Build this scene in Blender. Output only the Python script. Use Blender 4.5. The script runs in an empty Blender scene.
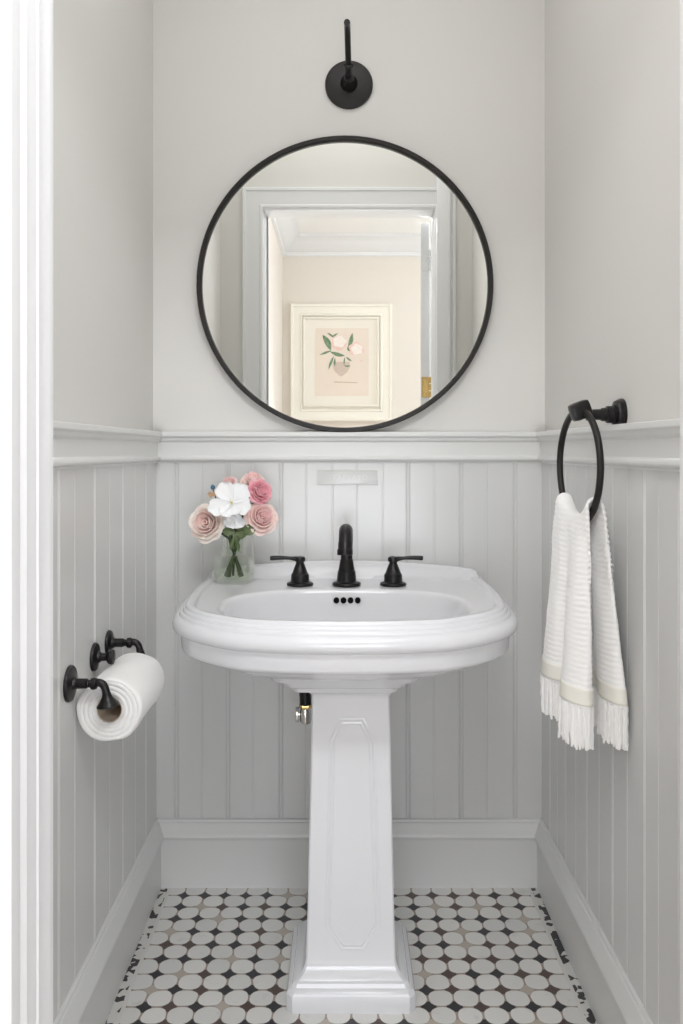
import bpy, bmesh, math, random
from mathutils import Vector, Matrix, noise
R = random.Random(7)
scene = bpy.context.scene
COL = scene.collection
PI = math.pi
F, HOR, CX0, CH = 831.0, 450.0, 342.0, 1.09      # focal length in px, horizon row, principal column, eye height
YB = 2.07                                        # plaster face of the back wall
XL, XR = -0.4705, 0.5057                         # plaster faces of the side walls
YD0, YD1 = 0.765, 0.87                           # door wall, hall face and room face
JL, JR = -0.3045, 0.3590                          # door jamb faces
HEAD = 2.025
FLZ = 0.012                                      # level of the mosaic

# ------------------------------------------------------------------ materials
def mat(name, col, rough=0.5, metal=0.0, spec=0.5, coat=0.0, bump=None, mottle=None, sheen=0.0, sss=0.0):
    m = bpy.data.materials.new(name); m.use_nodes = True
    nt = m.node_tree; N = nt.nodes; L = nt.links
    b = N['Principled BSDF']
    b.inputs['Base Color'].default_value = (*col, 1)
    b.inputs['Roughness'].default_value = rough
    b.inputs['Metallic'].default_value = metal
    b.inputs['Specular IOR Level'].default_value = spec
    b.inputs['Coat Weight'].default_value = coat
    b.inputs['Coat Roughness'].default_value = 0.06
    b.inputs['Sheen Weight'].default_value = sheen
    if sss:
        b.inputs['Subsurface Weight'].default_value = sss
        b.inputs['Subsurface Radius'].default_value = (0.01, 0.006, 0.005)
        b.inputs['Subsurface Scale'].default_value = 0.3
    tc = N.new('ShaderNodeTexCoord')
    if mottle:                                    # (scale, second colour, amount)
        n = N.new('ShaderNodeTexNoise'); n.inputs['Scale'].default_value = mottle[0]; n.inputs['Detail'].default_value = 4
        L.new(tc.outputs['Object'], n.inputs['Vector'])
        r = N.new('ShaderNodeValToRGB'); r.color_ramp.elements[0].position = 0.35; r.color_ramp.elements[1].position = 0.7
        r.color_ramp.elements[0].color = (*col, 1); r.color_ramp.elements[1].color = (*mottle[1], 1)
        L.new(n.outputs['Fac'], r.inputs['Fac']); L.new(r.outputs['Color'], b.inputs['Base Color'])
    if bump:                                      # (scale, strength, distance)
        n = N.new('ShaderNodeTexNoise'); n.inputs['Scale'].default_value = bump[0]; n.inputs['Detail'].default_value = 3
        L.new(tc.outputs['Object'], n.inputs['Vector'])
        bp = N.new('ShaderNodeBump'); bp.inputs['Strength'].default_value = bump[1]; bp.inputs['Distance'].default_value = bump[2]
        L.new(n.outputs['Fac'], bp.inputs['Height']); L.new(bp.outputs['Normal'], b.inputs['Normal'])
    return m

M = {}
M['plaster'] = mat('warm_wall_paint', (0.71, 0.70, 0.675), 0.75, bump=(90, 0.06, 0.002))
M['wainscot'] = mat('grey_semi_gloss_paint', (0.672, 0.675, 0.668), 0.22, bump=(22, 0.05, 0.002))
M['rail'] = mat('rail_paint', (0.72, 0.725, 0.715), 0.3, bump=(30, 0.04, 0.002))
M['white_trim'] = mat('white_trim_paint', (0.78, 0.785, 0.80), 0.3, bump=(40, 0.03, 0.001))
M['ceiling'] = mat('ceiling_paint', (0.90, 0.90, 0.90), 0.8, bump=(60, 0.05, 0.002))
M['pink'] = mat('blush_wall_paint', (0.77, 0.72, 0.665), 0.75, bump=(90, 0.05, 0.002))
M['oak'] = mat('hall_floor_wood', (0.42, 0.33, 0.25), 0.4, mottle=(6, (0.33, 0.25, 0.18)), bump=(20, 0.1, 0.002))
M['porcelain'] = mat('white_porcelain', (0.74, 0.745, 0.77), 0.16, coat=0.15, bump=(8, 0.02, 0.002))
M['black'] = mat('oil_rubbed_black_metal', (0.012, 0.011, 0.011), 0.34, metal=0.35, bump=(60, 0.08, 0.0006))
M['blacksoft'] = mat('satin_black_metal', (0.016, 0.014, 0.013), 0.42, metal=0.3, bump=(80, 0.05, 0.0005))
M['hole'] = mat('overflow_hole_shade', (0.006, 0.006, 0.006), 0.8, spec=0.1, bump=(50, 0.05, 0.001))  # near-black colour stands for the shade inside the overflow holes
M['brass'] = mat('brass', (0.72, 0.52, 0.22), 0.25, metal=1.0, bump=(60, 0.05, 0.0006))
M['chrome'] = mat('worn_chrome', (0.75, 0.73, 0.70), 0.15, metal=1.0, bump=(60, 0.05, 0.0006))
M['mirror'] = mat('mirror_silver', (0.93, 0.935, 0.90), 0.0, metal=1.0)
M['leaf'] = mat('green_leaf', (0.075, 0.11, 0.04), 0.45, mottle=(40, (0.20, 0.25, 0.12)), bump=(120, 0.2, 0.001))
M['stem'] = mat('green_stem', (0.045, 0.075, 0.02), 0.5, bump=(150, 0.2, 0.001))
M['rose_pale'] = mat('pale_pink_petal', (0.90, 0.66, 0.62), 0.6, mottle=(30, (0.93, 0.80, 0.75)), bump=(120, 0.15, 0.001), sss=0.25)
M['rose_cream'] = mat('cream_outer_petal', (0.93, 0.85, 0.78), 0.6, mottle=(30, (0.92, 0.78, 0.72)), bump=(120, 0.15, 0.001), sss=0.25)
M['rose_mid'] = mat('salmon_pink_petal', (0.90, 0.60, 0.60), 0.6, mottle=(30, (0.93, 0.72, 0.69)), bump=(120, 0.15, 0.001), sss=0.25)
M['rose_deep'] = mat('deep_pink_petal', (0.84, 0.36, 0.44), 0.6, mottle=(30, (0.90, 0.54, 0.58)), bump=(120, 0.15, 0.001), sss=0.25)
M['petal_white'] = mat('white_petal', (0.93, 0.92, 0.92), 0.6, bump=(70, 0.25, 0.001), sss=0.2)
M['pistil'] = mat('yellow_green_pistil', (0.70, 0.66, 0.30), 0.5, bump=(200, 0.2, 0.001))
M['blue'] = mat('blue_bud', (0.05, 0.16, 0.26), 0.5, bump=(200, 0.2, 0.001))
M['tan'] = mat('tan_leaf', (0.62, 0.40, 0.24), 0.5, bump=(200, 0.2, 0.001))
M['paper'] = mat('soft_white_roll', (0.88, 0.875, 0.865), 0.9, bump=(140, 0.35, 0.002), sheen=0.3)
M['core'] = mat('cardboard_core', (0.62, 0.52, 0.42), 0.8, bump=(90, 0.2, 0.001))
M['frame_cream'] = mat('cream_frame_paint', (0.86, 0.83, 0.76), 0.4, bump=(40, 0.05, 0.001))
M['mat_board'] = mat('ivory_mat_board', (0.84, 0.80, 0.73), 0.8, bump=(100, 0.05, 0.001))
M['print'] = mat('blush_print_paper', (0.78, 0.685, 0.60), 0.8, mottle=(12, (0.80, 0.71, 0.63)))
M['print_vase'] = mat('printed_vase', (0.66, 0.54, 0.47), 0.8, mottle=(60, (0.60, 0.48, 0.42)))
M['print_green'] = mat('printed_leaf', (0.12, 0.20, 0.12), 0.8, mottle=(60, (0.28, 0.38, 0.24)))
M['print_white'] = mat('printed_white_bloom', (0.90, 0.84, 0.80), 0.8, mottle=(70, (0.85, 0.76, 0.72)))
M['print_pink'] = mat('printed_pink_petal', (0.82, 0.55, 0.50), 0.8, mottle=(70, (0.80, 0.62, 0.56)))
M['print_ink'] = mat('printed_tan_line', (0.58, 0.45, 0.36), 0.8)
M['plate'] = mat('plate_paint', (0.675, 0.68, 0.67), 0.22, bump=(40, 0.03, 0.001))
M['diffuser_edge'] = mat('lamp_glass', (0.9, 0.88, 0.82), 0.3)

def glass(name, tint, refl):
    m = bpy.data.materials.new(name); m.use_nodes = True
    nt = m.node_tree; N = nt.nodes; L = nt.links; N.remove(N['Principled BSDF'])
    t = N.new('ShaderNodeBsdfTransparent'); t.inputs['Color'].default_value = (*tint, 1)
    g = N.new('ShaderNodeBsdfGlossy'); g.inputs['Roughness'].default_value = 0.03; g.inputs['Color'].default_value = (0.95, 0.95, 0.95, 1)
    lw = N.new('ShaderNodeLayerWeight'); lw.inputs['Blend'].default_value = refl
    mx = N.new('ShaderNodeMixShader')
    L.new(lw.outputs['Facing'], mx.inputs['Fac']); L.new(t.outputs[0], mx.inputs[1]); L.new(g.outputs[0], mx.inputs[2])
    L.new(mx.outputs[0], N['Material Output'].inputs['Surface'])
    return m
M['glass'] = glass('clear_vase_glass', (0.97, 0.985, 0.96), 0.20)
M['water'] = glass('vase_water', (0.96, 0.975, 0.94), 0.08)

def towel_mat():
    m = mat('ribbed_white_cotton', (0.90, 0.895, 0.885), 0.95, sheen=0.4)
    nt = m.node_tree; N = nt.nodes; L = nt.links; b = N['Principled BSDF']
    tc = [n for n in N if n.type == 'TEX_COORD'][0]
    w = N.new('ShaderNodeTexWave'); w.bands_direction = 'Z'; w.inputs['Scale'].default_value = 34; w.inputs['Distortion'].default_value = 2.2
    w.inputs['Detail'].default_value = 2; w.inputs['Detail Scale'].default_value = 2.0
    n = N.new('ShaderNodeTexNoise'); n.inputs['Scale'].default_value = 320
    a = N.new('ShaderNodeMath'); a.operation = 'MULTIPLY_ADD'; a.inputs[1].default_value = 0.4
    L.new(tc.outputs['Object'], w.inputs['Vector']); L.new(tc.outputs['Object'], n.inputs['Vector'])
    L.new(n.outputs['Fac'], a.inputs[0]); L.new(w.outputs['Fac'], a.inputs[2])
    bp = N.new('ShaderNodeBump'); bp.inputs['Strength'].default_value = 0.22; bp.inputs['Distance'].default_value = 0.0025
    L.new(a.outputs[0], bp.inputs['Height']); L.new(bp.outputs['Normal'], b.inputs['Normal'])
    return m
M['towel'] = towel_mat()
M['band'] = mat('cream_woven_band', (0.84, 0.82, 0.75), 0.9, bump=(400, 0.4, 0.001))
M['fringe'] = mat('white_cotton_fringe', (0.90, 0.895, 0.885), 0.95, bump=(300, 0.5, 0.001))

def floor_mat():
    """octagonal marble mosaic with small dark and tan dots, laid square"""
    m = bpy.data.materials.new('octagon_and_dot_mosaic'); m.use_nodes = True
    nt = m.node_tree; N = nt.nodes; L = nt.links; b = N['Principled BSDF']
    def math_(op, a, c=None, d=None):
        n = N.new('ShaderNodeMath'); n.operation = op
        for i, v in enumerate((a, c, d)):
            if v is None: continue
            if isinstance(v, (int, float)): n.inputs[i].default_value = v
            else: L.new(v, n.inputs[i])
        return n.outputs[0]
    def mixc(f, a, c):
        n = N.new('ShaderNodeMix'); n.data_type = 'RGBA'
        L.new(f, n.inputs['Factor'])
        for k, v in ((6, a), (7, c)):
            if isinstance(v, tuple): n.inputs[k].default_value = (*v, 1)
            else: L.new(v, n.inputs[k])
        return n.outputs[2]
    g = N.new('ShaderNodeNewGeometry')
    # slightly hand-cut edges
    nz = N.new('ShaderNodeTexNoise'); nz.inputs['Scale'].default_value = 26; nz.inputs['Detail'].default_value = 1
    L.new(g.outputs['Position'], nz.inputs['Vector'])
    sp = N.new('ShaderNodeSeparateColor'); L.new(nz.outputs['Color'], sp.inputs[0])
    ps = N.new('ShaderNodeSeparateXYZ'); L.new(g.outputs['Position'], ps.inputs[0])
    P = 0.0502
    X0, Y0 = -0.4335, 2.061
    u = math_('DIVIDE', math_('SUBTRACT', ps.outputs[0], X0), P)
    v = math_('DIVIDE', math_('SUBTRACT', ps.outputs[1], Y0), P)
    u = math_('ADD', u, math_('MULTIPLY', math_('SUBTRACT', sp.outputs[0], 0.5), 0.17))
    v = math_('ADD', v, math_('MULTIPLY', math_('SUBTRACT', sp.outputs[1], 0.5), 0.15))
    iu, iv = math_('FLOOR', u), math_('FLOOR', v)
    fu = math_('ABSOLUTE', math_('SUBTRACT', math_('SUBTRACT', u, iu), 0.5))
    fv = math_('ABSOLUTE', math_('SUBTRACT', math_('SUBTRACT', v, iv), 0.5))
    pw = 2.3
    d = math_('POWER', math_('ADD', math_('POWER', fu, pw), math_('POWER', fv, pw)), 1 / pw)
    def cell(a, c, off):
        cb = N.new('ShaderNodeCombineXYZ'); L.new(a, cb.inputs[0]); L.new(c, cb.inputs[1]); cb.inputs[2].default_value = off
        w = N.new('ShaderNodeTexWhiteNoise'); L.new(cb.outputs[0], w.inputs['Vector']); return w.outputs['Value']
    h = cell(iu, iv, 0.0)
    size = math_('MULTIPLY_ADD', h, -0.022, 0.474)
    tile = math_('LESS_THAN', d, size)
    # dots at the lattice corners
    ru, rv = math_('ROUND', u), math_('ROUND', v)
    hd = cell(ru, rv, 5.0)
    dark = math_('LESS_THAN', hd, 0.86)
    rim = math_('GREATER_THAN', d, math_('ADD', size, 0.016))
    corner = math_('GREATER_THAN', math_('MINIMUM', fu, fv), 0.20)
    dotmask = math_('MULTIPLY', rim, corner)
    ns = N.new('ShaderNodeTexNoise'); ns.inputs['Scale'].default_value = 9; ns.inputs['Detail'].default_value = 5
    L.new(g.outputs['Position'], ns.inputs['Vector'])
    grout = mixc(ns.outputs['Fac'], (0.24, 0.17, 0.125), (0.50, 0.44, 0.38))
    ds = mixc(math_('GREATER_THAN', cell(ru, rv, 9.0), 0.7), (0.032, 0.030, 0.036), (0.095, 0.062, 0.055))
    dot = mixc(dark, (0.50, 0.44, 0.38), ds)
    base = mixc(dotmask, grout, dot)
    t1 = mixc(h, (0.70, 0.695, 0.675), (0.79, 0.78, 0.755))
    vein = N.new('ShaderNodeTexNoise'); vein.inputs['Scale'].default_value = 40; vein.inputs['Detail'].default_value = 6
    L.new(g.outputs['Position'], vein.inputs['Vector'])
    vf = N.new('ShaderNodeMapRange'); vf.inputs[1].default_value = 0.62; vf.inputs[2].default_value = 0.75
    L.new(vein.outputs['Fac'], vf.inputs[0])
    t1 = mixc(math_('MULTIPLY', vf.outputs[0], 0.3), t1, (0.48, 0.45, 0.42))
    field = mixc(tile, base, t1)
    # plain marble listel near each wall
    ax = math_('SUBTRACT', ps.outputs[0], 0.0185)
    aa = math_('ABSOLUTE', ax)
    wob = math_('MULTIPLY', math_('SUBTRACT', sp.outputs[2], 0.5), 0.006)
    aa = math_('ADD', aa, wob)
    lst = math_('MULTIPLY', math_('GREATER_THAN', aa, 0.4375), math_('LESS_THAN', aa, 0.4455))
    bk = math_('ADD', ps.outputs[1], wob)
    outside = math_('GREATER_THAN', aa, 0.4455)
    # broken chips outside the listel
    vo = N.new('ShaderNodeTexVoronoi'); vo.inputs['Scale'].default_value = 75
    L.new(g.outputs['Position'], vo.inputs['Vector'])
    chip = math_('GREATER_THAN', vo.outputs['Color'], 0.56)
    chips = mixc(chip, (0.66, 0.65, 0.62), (0.035, 0.032, 0.036))
    c = mixc(outside, field, chips)
    c = mixc(lst, c, (0.68, 0.67, 0.64))
    L.new(c, b.inputs['Base Color'])
    b.inputs['Roughness'].default_value = 0.28
    bp = N.new('ShaderNodeBump'); bp.inputs['Strength'].default_value = 0.35; bp.inputs['Distance'].default_value = 0.0015
    L.new(tile, bp.inputs['Height']); L.new(bp.outputs['Normal'], b.inputs['Normal'])
    return m
M['mosaic'] = floor_mat()

# ------------------------------------------------------------------ mesh helpers
class MB:
    def __init__(s): s.v = []; s.f = []
    def add(s, vs, fs, T=None):
        o = len(s.v)
        for p in vs:
            p = Vector(p)
            s.v.append(T @ p if T is not None else p)
        s.f += [tuple(o + i for i in f) for f in fs]
        return s
    def box(s, a, c, bev=0.0, T=None):
        bm = bmesh.new(); bmesh.ops.create_cube(bm, size=1)
        for v in bm.verts:
            v.co = Vector([(a[i] + c[i]) / 2 + v.co[i] * (c[i] - a[i]) for i in range(3)])
        if bev:
            bmesh.ops.bevel(bm, geom=list(bm.edges), offset=bev, segments=2, affect='EDGES', profile=0.6)
        bm.verts.index_update()
        s.add([v.co.copy() for v in bm.verts], [[v.index for v in f.verts] for f in bm.faces], T)
        bm.free(); return s
    def rings(s, rs, closed=True, cap0=True, cap1=True, T=None):
        n = len(rs[0]); vs = [p for r in rs for p in r]; fs = []
        for i in range(len(rs) - 1):
            for j in range(n if closed else n - 1):
                k = (j + 1) % n
                fs.append((i * n + j, i * n + k, (i + 1) * n + k, (i + 1) * n + j))
        if cap0: fs.append(tuple(range(n - 1, -1, -1)))
        if cap1: fs.append(tuple((len(rs) - 1) * n + j for j in range(n)))
        return s.add(vs, fs, T)
    def lathe(s, prof, T=None, n=40, cap0=True, cap1=True):
        rs = [[(r * math.cos(2 * PI * j / n), r * math.sin(2 * PI * j / n), z) for j in range(n)] for r, z in prof]
        return s.rings(rs, True, cap0, cap1, T)
    def tube(s, pts, rad, n=16, closed=False, cap=True, T=None):
        pts = [Vector(p) for p in pts]; m = len(pts)
        rad = rad if isinstance(rad, (list, tuple)) else [rad] * m
        rs = []; up = None
        for i, p in enumerate(pts):
            if closed: t = pts[(i + 1) % m] - pts[i - 1]
            else: t = pts[min(i + 1, m - 1)] - pts[max(i - 1, 0)]
            t.normalize()
            if up is None:
                up = Vector((0, 0, 1)) if abs(t.z) < 0.9 else Vector((1, 0, 0))
            up = (up - t * up.dot(t)).normalized(); w = t.cross(up)
            rs.append([p + (up * math.cos(2 * PI * j / n) + w * math.sin(2 * PI * j / n)) * rad[i] for j in range(n)])
        if closed: rs.append(rs[0])
        return s.rings(rs, True, cap and not closed, cap and not closed, T)
    def build(s, name, m, parent=None, smooth=True, angle=38, merge=True):
        me = bpy.data.meshes.new(name); o = bpy.data.objects.new(name, me)
        bm = bmesh.new(); vs = [bm.verts.new(p) for p in s.v]
        for f in s.f:
            try: bm.faces.new([vs[i] for i in f])
            except ValueError: pass
        if merge: bmesh.ops.remove_doubles(bm, verts=bm.verts, dist=1e-6)
        bmesh.ops.recalc_face_normals(bm, faces=bm.faces)
        if smooth:
            a = math.radians(angle)
            for f in bm.faces: f.smooth = True
            for e in bm.edges:
                if len(e.link_faces) == 2 and e.calc_face_angle(0) > a: e.smooth = False
        if parent is not None:
            inv = parent.matrix_world.inverted() if parent.type != 'MESH' else Matrix.Translation(-Vector(parent.get('_base', (0, 0, 0))))
            bm.transform(inv) if parent.type != 'MESH' else None
        bm.to_mesh(me); bm.free()
        me.materials.append(m); COL.objects.link(o)
        if parent is not None: o.parent = parent
        return o
def empty(name, loc, label, cat, group=None):
    o = bpy.data.objects.new(name, None); COL.objects.link(o); o.location = loc; o.empty_display_size = 0.05
    o.matrix_world = Matrix.Translation(loc)
    o['label'] = label; o['category'] = cat
    if group: o['group'] = group
    return o
def tag(o, label, cat, group=None):
    o['label'] = label; o['category'] = cat
    if group: o['group'] = group
    return o
def struct(o, label=None, cat=None):
    o['kind'] = 'structure'
    if label: o['label'] = label
    if cat: o['category'] = cat
    return o
def frame(origin, zdir, xhint=(1, 0, 0)):
    z = Vector(zdir).normalized(); x = Vector(xhint); x = x - z * x.dot(z)
    if x.length < 1e-4: x = Vector((0, 1, 0)); x = x - z * x.dot(z)
    x.normalize(); y = z.cross(x)
    return Matrix(((x.x, y.x, z.x, origin[0]), (x.y, y.y, z.y, origin[1]), (x.z, y.z, z.z, origin[2]), (0, 0, 0, 1)))
def bez(p0, p1, p2, p3, n=12):
    p0, p1, p2, p3 = map(Vector, (p0, p1, p2, p3))
    return [p0 * (1 - t) ** 3 + p1 * 3 * t * (1 - t) ** 2 + p2 * 3 * t * t * (1 - t) + p3 * t ** 3 for t in [i / n for i in range(n + 1)]]
def sm(a, b, x):
    t = max(0, min(1, (x - a) / (b - a))); return t * t * (3 - 2 * t)

# ------------------------------------------------------------------ room shell
# extruded moulding: profile (protrusion, z) along a wall
def moulding(name, prof, wall, a, c, m):
    """wall 'back'|'left'|'right'|'front'; a..c is the run along the wall"""
    def P(p, z, t):
        return {'back': (t, YB - p, z), 'left': (XL + p, t, z), 'right': (XR - p, t, z), 'front': (t, YD1 + p, z)}[wall]
    mb = MB(); mb.rings([[P(p, z, a) for p, z in prof], [P(p, z, c) for p, z in prof]])
    return mb.build(name, m, angle=25)

def beadboard(wall, z0, z1, strong, faint, a, c, name):
    """one sheet of beaded planks: profile along the wall, extruded upwards"""
    g = sorted([(u, 1) for u in strong] + [(u, 0) for u in faint])
    p0 = 0.0105; pr = [(a, p0)]
    for u, s in g:
        if not (a + 0.01 < u < c - 0.01): continue
        if s:
            for du, dp in ((-.0058, 0), (-.0050, -.0022), (-.0036, -.0026), (-.0026, -.0002), (-.0010, .0006), (.0010, .0006), (.0026, -.0002), (.0036, -.0026), (.0050, -.0022), (.0058, 0)):
                pr.append((u + du, p0 + dp))
        else:
            for du, dp in ((-.0030, 0), (-.0012, -.0009), (.0012, -.0009), (.0030, 0)):
                pr.append((u + du, p0 + dp))
    pr.append((c, p0)); pr += [(c, 0.0), (a, 0.0)]
    def P(p, z, t):
        return {'back': (t, YB - p, z), 'left': (XL + p, t, z), 'right': (XR - p, t, z)}[wall]
    mb = MB(); mb.rings([[P(p, z0, u) for u, p in pr], [P(p, z1, u) for u, p in pr]])
    return mb.build(name, M['wainscot'], angle=20)

CEIL = 2.52
def wall(name, a, c, m): return struct(MB().box(a, c).build(name, m, smooth=False))
wb = wall('wall_back', (XL - .1, YB, -.02), (XR + .1, YB + .1, CEIL), M['plaster'])
wl = wall('wall_left', (XL - .1, YD1, -.02), (XL, YB, CEIL), M['plaster'])
wr = wall('wall_right', (XR, YD1, -.02), (XR + .1, YB, CEIL), M['plaster'])
mb = MB(); mb.box((-.7, YD0, 0), (JL - .02, YD1, CEIL)); mb.box((JR + .02, YD0, 0), (2.0, YD1, CEIL)); mb.box((JL - .02, YD0, HEAD + .02), (JR + .02, YD1, CEIL))
struct(mb.build('wall_front', M['plaster'], smooth=False))
struct(MB().box((XL - .1, YD1, CEIL), (XR + .1, YB + .1, CEIL + .05)).build('ceiling', M['ceiling'], smooth=False))
struct(MB().box((XL - .1, YD0, -.03), (XR + .1, YB + .1, FLZ)).build('floor', M['mosaic'], smooth=False))

XO = lambda px, Y=2.058: (px - CX0) * Y / F
bs = [XO(p) for p in (176.5, 228, 281, 408, 461, 515)]
bf = [XO(p) for p in (202, 253.6, 306, 332.5, 357, 383, 434.6, 487)]
for o in (beadboard('back', .12, 1.10, bs, bf, XL, XR, 'trim_1'),
          beadboard('left', .12, 1.10, [.95, 1.15, 1.35, 1.546, 1.745, 1.95], [1.05, 1.25, 1.43, 1.645, 1.85], YD1, YB, 'trim_2'),
          beadboard('right', .12, 1.10, [.92, 1.07, 1.22, 1.36, 1.52, 1.68, 1.84, 1.98], [1.0, 1.14, 1.30, 1.442, 1.60, 1.76, 1.91], YD1, YB, 'trim_3')):
    struct(o)
RAIL = [(0, 1.135), (.027, 1.135), (.0295, 1.1335), (.030, 1.131), (.030, 1.1245), (.028, 1.122), (.024, 1.120), (.022, 1.114), (.019, 1.111),
        (.0155, 1.109), (.0150, 1.078), (.0165, 1.0755), (.0205, 1.0745), (.0235, 1.072), (.0240, 1.0685), (.0225, 1.0650), (.0185, 1.0630), (.0130, 1.0620), (.0120, 1.058), (0, 1.058)]
BASE = [(0, .1775), (.0135, .1775), (.0165, .1755), (.0170, .1715), (.0200, .1700), (.0235, .1640), (.0265, .1560), (.0310, .1480), (.0335, .1420), (.0335, .1385), (.0310, .1350),
        (.0275, .1335), (.0262, .1300), (.0255, .1270), (.0255, 0), (0, 0)]
for i, (w, a, c) in enumerate((('back', XL, XR), ('left', YD1, YB), ('right', YD1, YB))):
    struct(moulding('trim_%d' % (4 + i), RAIL, w, a, c, M['rail']))
    struct(moulding('baseboard_' + w, BASE, w, a, c, M['rail']))

# door frame: moulded jambs, casings on both faces
def jamb(side):
    s = -1 if side == 'l' else 1; x = JL if side == 'l' else JR
    pr = [(0, YD1), (0, YD1 - .006), (-.0012, YD1 - .010), (-.0012, .838), (.0016, .8355), (.0016, .830), (0, .828), (0, .808),
          (-.0006, .806), (.0022, .8025), (.0022, .797), (0, .794), (-.0022, .792), (-.0022, .787), (.0008, .784), (.0008, YD0 - .01)]
    pts = [(x - s * dx, y) for dx, y in pr] + [(x + s * .02, YD0 - .01), (x + s * .02, YD1)]
    mb = MB(); mb.rings([[(a, c, 0) for a, c in pts], [(a, c, HEAD + .02) for a, c in pts]])
    return mb.build('trim_7' if side == 'l' else 'trim_8', M['white_trim'], angle=20)
struct(jamb('l')); struct(jamb('r'))
struct(MB().box((JL, YD0 - .01, HEAD), (JR, YD1, HEAD + .02), .002).build('trim_9', M['white_trim']))
# room-side casing: flat with raised inner bead
def casing(name, y, s, w, xl, xr, top):
    pr = [(0, 0), (0, .012), (.002, .0145), (.009, .0145), (.012, .0125), (.014, .0105), (w - .016, .0125), (w - .013, .016), (w - .003, .016), (w, .013), (w, 0)]
    loops = []
    for d, h in pr:
        yy = y + s * h
        loops.append([(xl - d, yy, 0), (xl - d, yy, top + d), (xr + d, yy, top + d), (xr + d, yy, 0)])
    mb = MB(); mb.rings(loops, False, False, False)
    return struct(mb.build(name, M['white_trim'], angle=20))
casing('trim_10', YD1, 1, .080, JL - .002, JR + .002, HEAD + .003)
casing('trim_11', YD0 - .010, -1, .060, JL + .009, JR + .010, HEAD + .003)
# tall board standing in for an edge-on door, running up past the door head
mb = MB(); mb.box((JR + .006, YD1 + .001, 0), (JR + .058, YD1 + .030, CEIL - .01), .003)
struct(mb.build('trim_12', M['white_trim']))

# hall behind the camera, seen in the mirror
YH = -1.19
struct(MB().box((-.9, YH - .1, 0), (2.1, YH, 2.5)).build('wall_hall', M['pink'], smooth=False))
struct(MB().box((-.48, YH, 0), (-.378, YD0, 2.5)).build('wall_hall_left', M['pink'], smooth=False))
struct(MB().box((-.9, YH - .1, 2.44), (2.1, YD0, 2.5)).build('ceiling_hall', M['ceiling'], smooth=False))
struct(MB().box((-.9, YH - .1, -.03), (2.1, YD0, 0)).build('floor_hall', M['oak'], smooth=False))
CR = [(0, 2.44), (.11, 2.44), (.11, 2.425), (.095, 2.418), (.075, 2.395), (.055, 2.372), (.03, 2.352), (.018, 2.345), (.016, 2.325), (0, 2.32)]
mb = MB(); mb.rings([[(t, YH + p, z) for p, z in CR] for t in (-.378, 2.0)])
struct(mb.build('trim_13', M['white_trim'], angle=25))
mb = MB(); mb.rings([[(-.378 + p, t, z) for p, z in CR] for t in (YH, YD0)])
struct(mb.build('trim_14', M['white_trim'], angle=25))
# hall window wall on the right: frame with panes, daylight outside
mb = MB(); XW = 1.9
mb.box((XW, YH, 0), (XW + .1, YD0, .5)); mb.box((XW, YH, 2.3), (XW + .1, YD0, 2.5)); mb.box((XW, YH, .5), (XW + .1, YH + .15, 2.3)); mb.box((XW, YD0 - .15, .5), (XW + .1, YD0, 2.3))
struct(mb.build('wall_hall_right', M['pink'], smooth=False))
mb = MB()
y0, y1 = YH + .15, YD0 - .15
for a, c in (((y0, .5), (y1, .56)), ((y0, 2.24), (y1, 2.3)), ((y0, .5), (y0 + .06, 2.3)), ((y1 - .06, .5), (y1, 2.3)), (((y0 + y1) / 2 - .02, .5), ((y0 + y1) / 2 + .02, 2.3)), ((y0, 1.38), (y1, 1.42))):
    mb.box((XW + .02, a[0], a[1]), (XW + .07, c[0], c[1]), .004)
struct(mb.build('window_1', M['white_trim']))

# hall door standing open, hinged on the right jamb, swung into the hall
ang = math.radians(6.5)
pin = Vector((JR - .002, YD0 - .034, 0))
door = bpy.data.objects.new('door_1', None)
Td = Matrix.Translation(pin) @ Matrix.Rotation(ang, 4, 'Z')
mb = MB(); mb.box((-.038, -.66, .01), (-.002, -.008, 2.015), .002)
for z0_, z1_ in ((.2, .9), (1.05, 1.85)):
    for q in (-.040, -.002):
        for a, c in (((-.56, z0_), (-.545, z1_)), ((-.125, z0_), (-.11, z1_)), ((-.56, z0_), (-.11, z0_ + .015)), ((-.56, z1_ - .015), (-.11, z1_))):
            mb.box((q, a[0], a[1]), (q + .003, c[0], c[1]), .001)
do = MB(); do.add(mb.v, mb.f, Td); dob = struct(do.build('door_1', M['white_trim']))
def hinge(z, m, nm='hinge'):
    h = MB()
    h.box((-.034, -.009, z - .042), (-.004, -.0055, z + .042), .0008)
    for k in range(3): h.lathe([(.0055, z - .042 + k * .029), (.0055, z - .042 + k * .029 + .025)], Matrix.Translation((0.001, -.001, 0)), n=14)
    for k in range(3): h.lathe([(.004, 0), (.0035, .0015)], frame((-.022 + (k % 2) * .008, -.0055, z - .028 + k * .028), (0, 1, 0)), n=12)
    g = MB(); g.add(h.v, h.f, Td); o = g.build(nm, m, dob); return o
o = hinge(1.345, M['brass']); o['label'] = 'brass hinge'
o = hinge(1.86, M['white_trim']); o['label'] = 'white painted hinge'

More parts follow.
